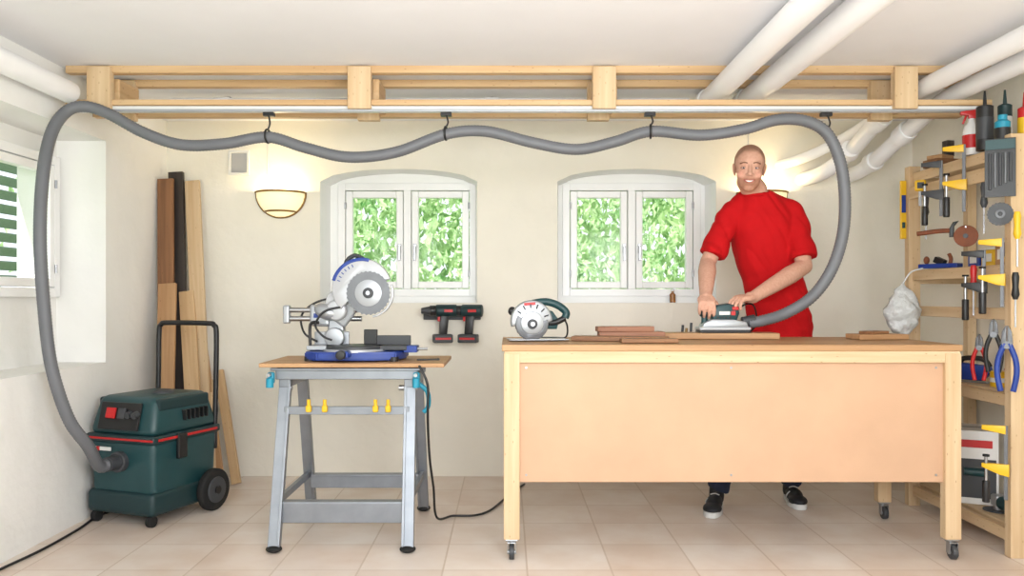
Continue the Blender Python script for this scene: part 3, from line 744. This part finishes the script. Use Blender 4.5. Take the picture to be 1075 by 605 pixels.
box('front_step',(-0.005,-0.265,0.195),(0.53,0.05,0.012),galv);box('front_step_face',(-0.005,-0.288,0.155),(0.53,0.008,0.085),galv)
box('back_step',(-0.005,0.265,0.195),(0.53,0.05,0.012),galv);box('back_step_face',(-0.005,0.245,0.165),(0.53,0.008,0.06),galv)
bar('mid_bar',(-0.28,-0.185,0.575),(0.265,-0.185,0.575),0.035,0.02,galv,side=(0,0,1))
for k,x in enumerate((-0.17,-0.10,0.12,0.175)):
    box('peg_%d'%k,(x,-0.205,0.585),(0.024,0.022,0.03),yellow,bev=0.006);cyl('peg_top_%d'%k,(x,-0.205,0.595),(x,-0.205,0.625),0.008,yellow)
for k,x in enumerate((-0.33,0.30)):
    box('clamp_%d'%k,(x,-0.215,0.72),(0.03,0.03,0.05),cyan,bev=0.008);cyl('clamp_knob_%d'%k,(x,-0.235,0.68),(x,-0.235,0.72),0.016,cyan)
    cyl('crank_%d'%k,(x,-0.19,0.735),(x,-0.26,0.735),0.008,steel)
tube('clamp_bow',[V(0.30,-0.21,0.70),V(0.345,-0.21,0.66),V(0.35,-0.21,0.60),V(0.33,-0.21,0.57)],0.010,cyan)
end()
# ================================================================ MITER SAW
start('miter_saw',(-0.69,3.70,0.785),0)
bp=[(-0.21,-0.10),(-0.14,-0.16),(0.10,-0.16),(0.20,-0.12),(0.23,-0.02),(0.23,0.10),(-0.21,0.10)]
bm=bmesh.new();vs=[bm.verts.new((x,y,0.0)) for x,y in bp];f=bm.faces.new(vs)
r=bmesh.ops.extrude_face_region(bm,geom=[f]);bmesh.ops.translate(bm,vec=(0,0,0.036),verts=[v for v in r['geom'] if isinstance(v,bmesh.types.BMVert)])
bmesh.ops.bevel(bm,geom=bm.edges[:],offset=0.006,segments=2,affect='EDGES')
finish(bm,'base',blue,(0,0,0.006),None,'auto')
for k,(x,y) in enumerate(((-0.19,-0.09),(0.19,-0.11),(0.2,0.08),(-0.19,0.08))): cyl('foot_%d'%k,(x,y,0),(x,y,0.02),0.022,black)
cyl('turntable',(-0.0,-0.02,0.044),(-0.0,-0.02,0.066),0.13,dgrey,bev=0.004,seg=48)
cyl('turntable_scale',(-0.0,-0.02,0.040),(-0.0,-0.02,0.052),0.14,silverp,seg=48)
box('table_l',(-0.15,0.0,0.056),(0.12,0.13,0.02),alu);box('table_r',(0.17,0.0,0.056),(0.14,0.13,0.02),dgrey)
box('fence_l',(-0.12,0.055,0.095),(0.16,0.016,0.06),alu);box('fence_r',(0.16,0.055,0.085),(0.17,0.016,0.045),dgrey)
box('fence_riser',(0.06,0.052,0.10),(0.06,0.03,0.07),black)
box('extension_r',(0.255,-0.01,0.050),(0.06,0.09,0.03),blue);cyl('ext_rod',(0.2,-0.02,0.05),(0.33,-0.02,0.05),0.006,steel)
box('miter_arm',(-0.02,-0.18,0.036),(0.06,0.09,0.03),blue,bev=0.01);cyl('miter_knob',(-0.02,-0.22,0.036),(-0.02,-0.255,0.036),0.02,black,bev=0.004)
box('column',(-0.10,0.06,0.135),(0.075,0.06,0.14),alu,bev=0.012)
cyl('tilt_pivot',(-0.10,-0.0,0.10),(-0.10,0.10,0.10),0.045,alu,bev=0.006)
for k,z in enumerate((0.185,0.225)): cyl('slide_rail_%d'%k,(-0.32,0.04,z),(0.02,0.04,z),0.012,steel)
box('rail_end_cap',(-0.325,0.04,0.205),(0.03,0.045,0.085),alu,bev=0.008)
box('rail_carriage',(-0.17,0.04,0.20),(0.09,0.06,0.10),alu,bev=0.012);box('carriage_label',(-0.17,0.008,0.20),(0.05,0.004,0.02),blue)
tube('vise_rod',[V(-0.2,-0.03,0.06),V(-0.2,-0.03,0.16),V(-0.16,-0.04,0.17)],0.007,black)
c0=V(0.035,-0.03,0.325)
bar('swing_arm',(-0.08,0.035,0.16),(0.02,0.02,0.30),0.06,0.04,alu,bev=0.01)
gd=arcpts(0,0,0.135,18,225,32)+arcpts(0,0,0.05,225,18,14)
prism('upper_guard',gd,0.04,silverp,c0,bev=0.008)
gb=arcpts(0,0,0.138,75,165,18)+arcpts(0,0,0.122,165,75,14)
prism('guard_blue_band',gb,0.043,blue,c0,bev=0.002)
for k in range(6):
    a=math.radians(112+k*10);box('guard_letter_%d'%k,c0+V(0.108*math.cos(a),-0.0215,0.108*math.sin(a)),(0.004,0.003,0.013),blue,rot=(0,-math.degrees(a)+90,0),bev=0.0005)
bc=c0+V(0.032,-0.026,-0.022)
disc('blade',bc,0.100,0.003,bladesteel,teeth=30)
disc('blade_ring',bc+V(0,-0.003,0),0.060,0.002,alu)
disc('flange',bc+V(0,-0.007,0),0.024,0.008,dgrey);cyl('arbor_bolt',bc+V(0,-0.008,0),bc+V(0,-0.020,0),0.010,steel,seg=6)
gl2=arcpts(0,0,0.112,-80,20,20)+arcpts(0,0,0.103,20,-80,16)
prism('lower_guard',gl2,0.03,silverp,bc+V(0,0.02,0),bev=0.002)
cyl('motor',(0.0,0.01,0.27),(0.0,0.15,0.27),0.052,alu,bev=0.01);cyl('motor_cap',(0.0,0.15,0.27),(0.0,0.17,0.27),0.046,blue,bev=0.01)
cyl('gearbox',(-0.085,-0.035,0.225),(-0.085,0.05,0.225),0.048,silverp,bev=0.012)
ball('gear_nose',(-0.13,-0.01,0.218),(0.060,0.035,0.036),alu,rot=(0,20,0))
prism('front_handle_mount',[(-0.14,0.24),(-0.07,0.26),(-0.04,0.34),(-0.07,0.35),(-0.13,0.29)],0.03,silverp,(0,0.0,0),bev=0.006)
tube('carry_handle',[c0+V(-0.085,0.03,0.09),c0+V(-0.075,0.035,0.128),c0+V(-0.04,0.035,0.15),c0+V(0.0,0.03,0.135)],0.010,dgrey,n=6)
tube('cable_a',[V(-0.06,-0.045,0.24),V(-0.13,-0.06,0.22),V(-0.17,-0.06,0.16),V(-0.14,-0.05,0.11),V(-0.10,-0.04,0.09)],0.005,black,seg=8)
tube('cable_b',[V(-0.02,0.08,0.25),V(-0.10,0.10,0.28),V(-0.2,0.08,0.26),V(-0.26,0.05,0.20),V(-0.24,0.02,0.12),V(-0.18,0.02,0.08)],0.005,black,seg=8)
end()
start('hex_key',(-0.40,3.60,0.785),15)
cyl('shaft',(0,0,0.006),(0.10,0,0.006),0.004,black,seg=6);cyl('bend',(0.10,0,0.006),(0.10,0.03,0.006),0.004,black,seg=6)
end()
start('power_cable',(-0.3,3.75,0),world=True)
tube('cord',[P(440,384,3.46),P(449,405,3.45),P(449,440,3.48),P(451,480,3.6),V(-0.335,3.70,0.2),V(-0.33,3.82,0.03),V(-0.26,3.93,0.008),V(-0.16,3.94,0.007),V(-0.09,4.02,0.007),V(-0.03,4.2,0.007),V(0.02,4.38,0.007),V(0.10,4.6,0.007)],0.0055,black,seg=8)
end()
start('floor_cable',(-1.9,3.4,0),world=True)
tube('cord',[V(-1.99,2.6,0.007),V(-1.98,3.1,0.007),V(-1.955,3.4,0.007),V(-1.96,3.7,0.007),V(-1.98,3.95,0.007),V(-1.9,4.2,0.007)],0.006,black,seg=8)
end()

# ================================================================ DRILLS on wall rail
start('tool_rail',(-0.325,YB,0.93))
box('rail',(0,-0.012,0.03),(0.34,0.024,0.05),dgrey)
for k in (-1,1): box('hook_%d'%k,(k*0.075,-0.05,0.045),(0.05,0.07,0.012),dgrey)
end()
def drill(x,rz,dy=0):
    start('cordless_drill',(x,YB-0.10-dy,0.80),rz)
    prism('handle',[(-0.022,0.05),(0.026,0.05),(0.036,0.16),(-0.014,0.165)],0.036,black,bev=0.008)
    box('battery',(0.0,0,0.028),(0.115,0.07,0.05),dgrey,bev=0.008);box('battery_strip',(0,-0.0352,0.028),(0.09,0.003,0.012),red)
    cyl('motor_body',(-0.04,0,0.19),(0.085,0,0.19),0.036,teal2,bev=0.008)
    cyl('gear_collar',(-0.075,0,0.19),(-0.04,0,0.19),0.031,black,bev=0.004)
    cyl('chuck',(-0.125,0,0.19),(-0.075,0,0.19),0.016,dgrey,r2=0.026);box('trigger',(-0.022,0,0.145),(0.016,0.018,0.034),red)
    box('badge',(0.03,-0.036,0.19),(0.05,0.004,0.016),red)
    end()
drill(-0.375,12);drill(-0.225,-10)

# ================================================================ SHELVING
XO,XI=2.09,2.385
start('shelving_unit',(2.24,3.75,0))
def sh(x): return x-2.24
for k,(x,y) in enumerate(((XO,3.33),(XO,4.17),(XI,3.33),(XI,4.17))):
    box('post_%d'%k,(sh(x),y-3.75,0.87),(0.045 if k>1 else 0.06,0.045,1.74),PALE)
for k,z in enumerate((0.10,0.66,1.20,1.70)):
    box('shelf_%d'%k,(0.012,0,z),(0.26,0.90,0.02),PALE)
    box('shelf_rail_%d'%k,(sh(XO)-0.0,0,z-0.02),(0.022,0.795,0.05),PALE)
for k,y in enumerate((3.33,4.17)):
    for j,z in enumerate((0.62,1.16,1.66)): box('end_rail_%d_%d'%(k,j),(0.0,y-3.75,z),(0.25,0.02,0.045),PALE)
box('tool_rail_top',(sh(XO)-0.02,0,1.60),(0.018,0.88,0.06),PALE);box('tool_rail_mid',(sh(XO)-0.02,0,1.0),(0.018,0.88,0.05),PALE)
end()
TS=1.711
def spray(x,y,body,head):
    start('spray_bottle',(x,y,TS),-20)
    lathe('body',[(0,0),(0.033,0),(0.036,0.006),(0.036,0.10),(0.03,0.13),(0.014,0.15),(0.013,0.165),(0,0.165)],body)
    lathe('label',[(0.0365,0.03),(0.0368,0.03),(0.0368,0.09),(0.0365,0.09)],red)
    prism('trigger_head',[(-0.045,0.185),(-0.045,0.2),(0.03,0.205),(0.03,0.165),(-0.012,0.165),(-0.014,0.18)],0.026,head,bev=0.004)
    prism('trigger',[(-0.016,0.18),(-0.026,0.18),(-0.038,0.145),(-0.03,0.143)],0.012,head,bev=0.002)
    end()
spray(2.10,3.66,whiteplastic,red)
def cart(x,y,m,m2,h=0.2,r=0.025,tip=True,nm='sealant_tube'):
    start(nm,(x,y,TS),0)
    lathe('tube',[(0,0),(r,0),(r,h),(r*0.8,h+0.004),(0.008,h+0.01),(0.007,h+0.03),(0.004,h+0.07),(0,h+0.07)] if tip else [(0,0),(r,0),(r,h),(r*0.6,h+0.01),(r*0.6,h+0.03),(0,h+0.03)],m)
    lathe('label',[(r+0.0005,h*0.25),(r+0.001,h*0.25),(r+0.001,h*0.75),(r+0.0005,h*0.75)],m2)
    end()
cart(2.09,3.54,black,dgrey,0.19,0.034);cart(2.19,3.56,teal2,whiteplastic,0.20,0.028)
cart(2.10,3.43,cyan,black,0.10,0.03,False,'paint_can');cart(2.2,3.44,red,yellow,0.16,0.026)
start('wooden_blocks',(2.17,4.02,TS),10)
box('block_a',(0,0,0.02),(0.16,0.10,0.04),BROWN);box('block_b',(-0.02,0.0,0.05),(0.10,0.08,0.02),MIDW,rot=(0,0,20));box('block_c',(0.04,0.02,0.10),(0.04,0.04,0.08),DARKW)
end()
def hang(name,px,z,rz=-38,xp=2.04):
    d=xp*F/(px-CX);start(name,(xp,d,z),rz)
def fclamp(px,z,h,c,xp=2.035,flip=1,name='bar_clamp'):
    hang(name,px,z,-40,xp)
    box('bar',(0,0,0),(0.014,0.007,h),bladesteel,bev=0.001)
    prism('fixed_jaw',[(0,h/2),(0,h/2-0.035),(-flip*0.085,h/2-0.022),(-flip*0.085,h/2-0.004)],0.016,c,bev=0.003)
    prism('sliding_jaw',[(flip*0.012,-0.005),(flip*0.012,-0.055),(-flip*0.02,-0.05),(-flip*0.085,-0.025),(-flip*0.085,-0.01)],0.022,c,bev=0.003)
    cyl('screw',(-flip*0.07,0,-0.11),(-flip*0.07,0,0.02),0.006,steel)
    cyl('grip',(-flip*0.07,0,-0.17),(-flip*0.07,0,-0.08),0.014,black,bev=0.004)
    cyl('pad',(-flip*0.07,0,0.018),(-flip*0.07,0,0.026),0.013,rubber)
    end()
fclamp(1012,1.60,0.30,yellow);fclamp(988,1.58,0.26,dgrey);fclamp(1052,1.17,0.28,yellow,2.02);fclamp(1033,1.14,0.26,black,2.03)
fclamp(1056,0.40,0.30,yellow,2.015)
hang('spirit_level',948,1.52,0,2.045)
box('body',(0,0,0),(0.03,0.014,0.30),yellow,bev=0.003);box('label',(0,-0.008,0.03),(0.022,0.002,0.09),blue);box('vial',(0,-0.008,-0.08),(0.016,0.003,0.03),teal)
end()
hang('measuring_tape',966,1.62,-20,2.04)
box('case',(0,0,0),(0.05,0.03,0.055),yellow,bev=0.01);box('badge',(0,-0.016,0),(0.03,0.003,0.03),black);box('tape',(0.0,0,-0.06),(0.014,0.004,0.08),silverp)
end()
hang('drill_bit_set',1050,1.60,-30,2.02)
box('card',(0,0,0),(0.11,0.004,0.24),black,bev=0.001);box('header',(0,-0.004,0.095),(0.105,0.004,0.04),teal)
for k in range(5): cyl('bit_%d'%k,(-0.036+k*0.018,-0.008,-0.09+0.008*k),(-0.036+k*0.018,-0.008,0.06),0.0055,bladesteel if k%2 else dgrey)
end()
hang('grinding_disc',1050,1.41,-30,2.02)
disc('disc',(0,0,0),0.048,0.006,dgrey,teeth=20);disc('center',(0,-0.005,0),0.018,0.004,bladesteel);disc('bore',(0,-0.008,0),0.009,0.003,black)
end()
hang('sanding_disc',1014,1.34,-35,2.03)
disc('disc',(0,0,0),0.048,0.012,brownd);cyl('hub',(0,-0.004,0),(0,-0.016,0),0.010,dgrey);cyl('nail',(0,0,0.04),(0,-0.012,0.04),0.003,steel)
end()
hang('claw_hammer',985,1.38,-30,2.03)
tube('handle',[V(-0.09,0,-0.01),V(0,0,0.0),V(0.05,0,0.0)],0.011,brownd);prism('head',[(0.045,-0.03),(0.065,-0.03),(0.066,0.02),(0.085,0.045),(0.06,0.04),(0.045,0.01)],0.022,black,bev=0.003)
end()
def pliers(px,z,c,xp=2.02,s=1.0):
    hang('pliers',px,z,-35,xp)
    for k in (-1,1):
        tube('handle_%d'%k,[V(k*0.006,0,0.02)*s,V(k*0.024,0,-0.03)*s,V(k*0.028,0,-0.08)*s,V(k*0.018,0,-0.14)*s],0.009*s,c)
        prism('jaw_%d'%k,[(k*0.001*s,0.01*s),(k*0.018*s,0.02*s),(k*0.014*s,0.06*s),(k*0.003*s,0.08*s),(k*0.001*s,0.08*s)],0.014*s,bladesteel,bev=0.002)
    cyl('pivot',(0,-0.01,0.015*s),(0,0.01,0.015*s),0.013*s,bladesteel)
    end()
pliers(1057,0.86,blue,2.005,1.2);pliers(1043,0.90,black,2.01,1.0);pliers(1028,0.84,red,2.02,0.9)
def driver(px,z,c,xp=2.03):
    hang('screwdriver',px,z,-20,xp)
    lathe('grip',[(0,0.11),(0.010,0.108),(0.014,0.09),(0.011,0.05),(0.015,0.02),(0.008,0),(0,0)],c);cyl('blade',(0,0,-0.11),(0,0,0.0),0.0035,steel)
    end()
driver(1022,1.10,red);driver(1033,1.45,dgrey);driver(1068,1.30,yellow,2.02);driver(972,1.46,dgrey);driver(1066,1.06,black,2.02)
Z2=1.211
start('hand_plane',(2.13,3.98,Z2),-60)
box('sole',(0,0,0.012),(0.20,0.05,0.022),blue,bev=0.003);box('frog',(0.0,0,0.035),(0.05,0.035,0.03),black,rot=(0,25,0));ball('knob',(-0.07,0,0.042),(0.014,0.014,0.02),brownd)
tube('tote',[V(0.05,0,0.02),V(0.055,0,0.045),V(0.045,0,0.07)],0.009,brownd)
end()
start('screw_boxes',(2.2,3.62,Z2),0)
for k,(x,y,w,d,h,m) in enumerate(((0,0,0.10,0.10,0.07,yellow),(0,0.12,0.09,0.09,0.06,blue),(-0.01,-0.12,0.10,0.10,0.09,cardboard))):
    box('box_%d'%k,(x,y,h/2),(w,d,h),m);box('lid_%d'%k,(x,y,h+0.005),(w+0.004,d+0.004,0.01),whiteplastic);box('tag_%d'%k,(x-w/2-0.001,y,h/2),(0.002,d*0.6,h*0.5),whiteplastic)
end()
start('glue_bottle',(2.12,3.39,Z2),0)
lathe('body',[(0,0),(0.03,0),(0.032,0.01),(0.03,0.12),(0.012,0.15),(0,0.15)],yellow);lathe('cap',[(0.012,0.148),(0.008,0.19),(0.003,0.2),(0,0.2)],red)
lathe('label',[(0.0325,0.03),(0.033,0.03),(0.032,0.09),(0.031,0.09)],blue)
end()
Z3=0.671
start('jigsaw',(2.18,3.80,Z3),-50)
box('shoe',(0,0,0.003),(0.16,0.06,0.006),steel);prism('body',[(-0.07,0.01),(0.05,0.01),(0.09,0.05),(0.08,0.08),(-0.05,0.09),(-0.08,0.06)],0.055,blue,bev=0.01)
tube('handle',[V(-0.05,0,0.085),V(-0.03,0,0.11),V(0.05,0,0.11),V(0.08,0,0.075)],0.012,black)
end()
start('parts_tins',(2.2,3.5,Z3),0)
for k,(y,m,h) in enumerate(((0,red,0.08),(0.11,yellow,0.06),(-0.1,blue,0.09))):
    lathe('tin_%d'%k,[(0,0),(0.04,0),(0.04,h),(0.043,h),(0.043,h+0.008),(0,h+0.008)],m,(0,y,0));lathe('wrap_%d'%k,[(0.0405,0.02),(0.041,0.02),(0.041,h-0.02),(0.0405,h-0.02)],whiteplastic,(0,y,0))
end()
Z4=0.111
start('tool_carton',(2.22,3.85,Z4),-25)
box('carton',(0,0,0.17),(0.18,0.24,0.34),whiteplastic,bev=0.003);box('side_print',(-0.091,0,0.13),(0.003,0.22,0.20),dgrey,bev=0.001);box('front_print',(0,-0.121,0.12),(0.16,0.003,0.18),dgrey,bev=0.001)
box('brand_strip',(0.0,-0.122,0.28),(0.13,0.003,0.035),red,bev=0.001);box('flap_line',(0,0,0.3405),(0.17,0.01,0.002),dgrey,bev=0)
cyl('print_motor',(-0.05,-0.124,0.15),(0.04,-0.124,0.15),0.018,teal)
end()
start('angle_grinder',(2.2,3.52,Z4),90)
cyl('body',(-0.12,0,0.045),(0.08,0,0.045),0.03,teal,bev=0.01);box('head',(0.10,0,0.05),(0.05,0.05,0.05),alu,bev=0.008);cyl('disc',(0.11,0,0.002),(0.11,0,0.007),0.058,dgrey);cyl('collar',(0.11,0,0.003),(0.11,0,0.03),0.018,steel)
cyl('side_handle',(0.10,-0.03,0.055),(0.10,-0.12,0.06),0.014,black);box('switch',(-0.03,0,0.078),(0.06,0.015,0.008),red)
end()
start('plastic_bag',(1.93,3.95,0.88))
bm=bmesh.new();bmesh.ops.create_uvsphere(bm,u_segments=40,v_segments=30,radius=1)
for v in bm.verts:
    z=v.co.z;k=1.0 if z<0 else (1-z)**0.55*0.9+0.12
    v.co.x*=0.085*k;v.co.y*=0.06*k;v.co.z=0.13+z*0.13
    n=noise.noise(v.co*22)*0.016+noise.noise(v.co*55)*0.006
    h=Vector((v.co.x,v.co.y,0))
    if h.length>1e-4: v.co+=h.normalized()*n
finish(bm,'bag',plasticbag,(0,0,0),None,True)
tube('bag_loop',[V(0,0,0.25),V(0.04,0,0.31),V(0.10,0,0.33)],0.004,plasticbag)
end()
start('sill_bottle',(1.02,4.98,1.036))
lathe('body',[(0,0),(0.018,0),(0.018,0.05),(0.008,0.06),(0.008,0.075),(0,0.075)],mat('amber_glass',C(140,90,40),0.1));lathe('cap',[(0.009,0.07),(0.009,0.085),(0,0.085)],whiteplastic)
end()

# ================================================================ LIGHTS / WORLD / CAMERA
w=bpy.data.worlds.new('World');scene.world=w;w.use_nodes=True
bg=w.node_tree.nodes['Background'];bg.inputs[0].default_value=(0.89,0.94,1.0,1);bg.inputs[1].default_value=1.45
def area(name,loc,target,size,e,col=(1,1,1)):
    ld=bpy.data.lights.new(name,'AREA');ld.energy=e;ld.shape='RECTANGLE';ld.size=size[0];ld.size_y=size[1];ld.color=col
    o=bpy.data.objects.new(name,ld);scene.collection.objects.link(o);o.location=loc
    o.rotation_euler=(Vector(target)-Vector(loc)).to_track_quat('-Z','Y').to_euler();return o
area('added_fill_left',(-1.4,-1.1,1.6),(0.2,4.8,1.5),(0.9,0.7),24,(0.97,0.98,1.0))  # added fill light behind the camera, no real lamp there
area('added_fill_right',(1.6,-1.1,1.6),(0.6,4.8,1.5),(0.9,0.7),42,(0.97,0.98,1.0))  # second added fill behind the camera, brightens the room
area('added_fill_ceiling',(0.2,0.7,1.35),(0.2,2.8,2.12),(1.4,1.0),52,(0.97,0.98,1.0))  # added panel aimed upward to brighten the ceiling, no fixture of the room
sd=bpy.data.lights.new('sun','SUN');sd.energy=8;sd.angle=0.01;so=bpy.data.objects.new('sun',sd);scene.collection.objects.link(so)
so.rotation_euler=(Vector((0.25,0.55,-0.9))).to_track_quat('-Z','Y').to_euler()
cd=bpy.data.cameras.new('Camera');co=bpy.data.objects.new('Camera',cd);scene.collection.objects.link(co)
cd.sensor_width=36;cd.lens=F/1075*36;cd.shift_x=5.5/1075;cd.shift_y=9.5/1075;cd.clip_start=0.05
co.location=(0,0,H);co.rotation_euler=(math.radians(90),0,0);scene.camera=co
scene.view_settings.view_transform='Standard'
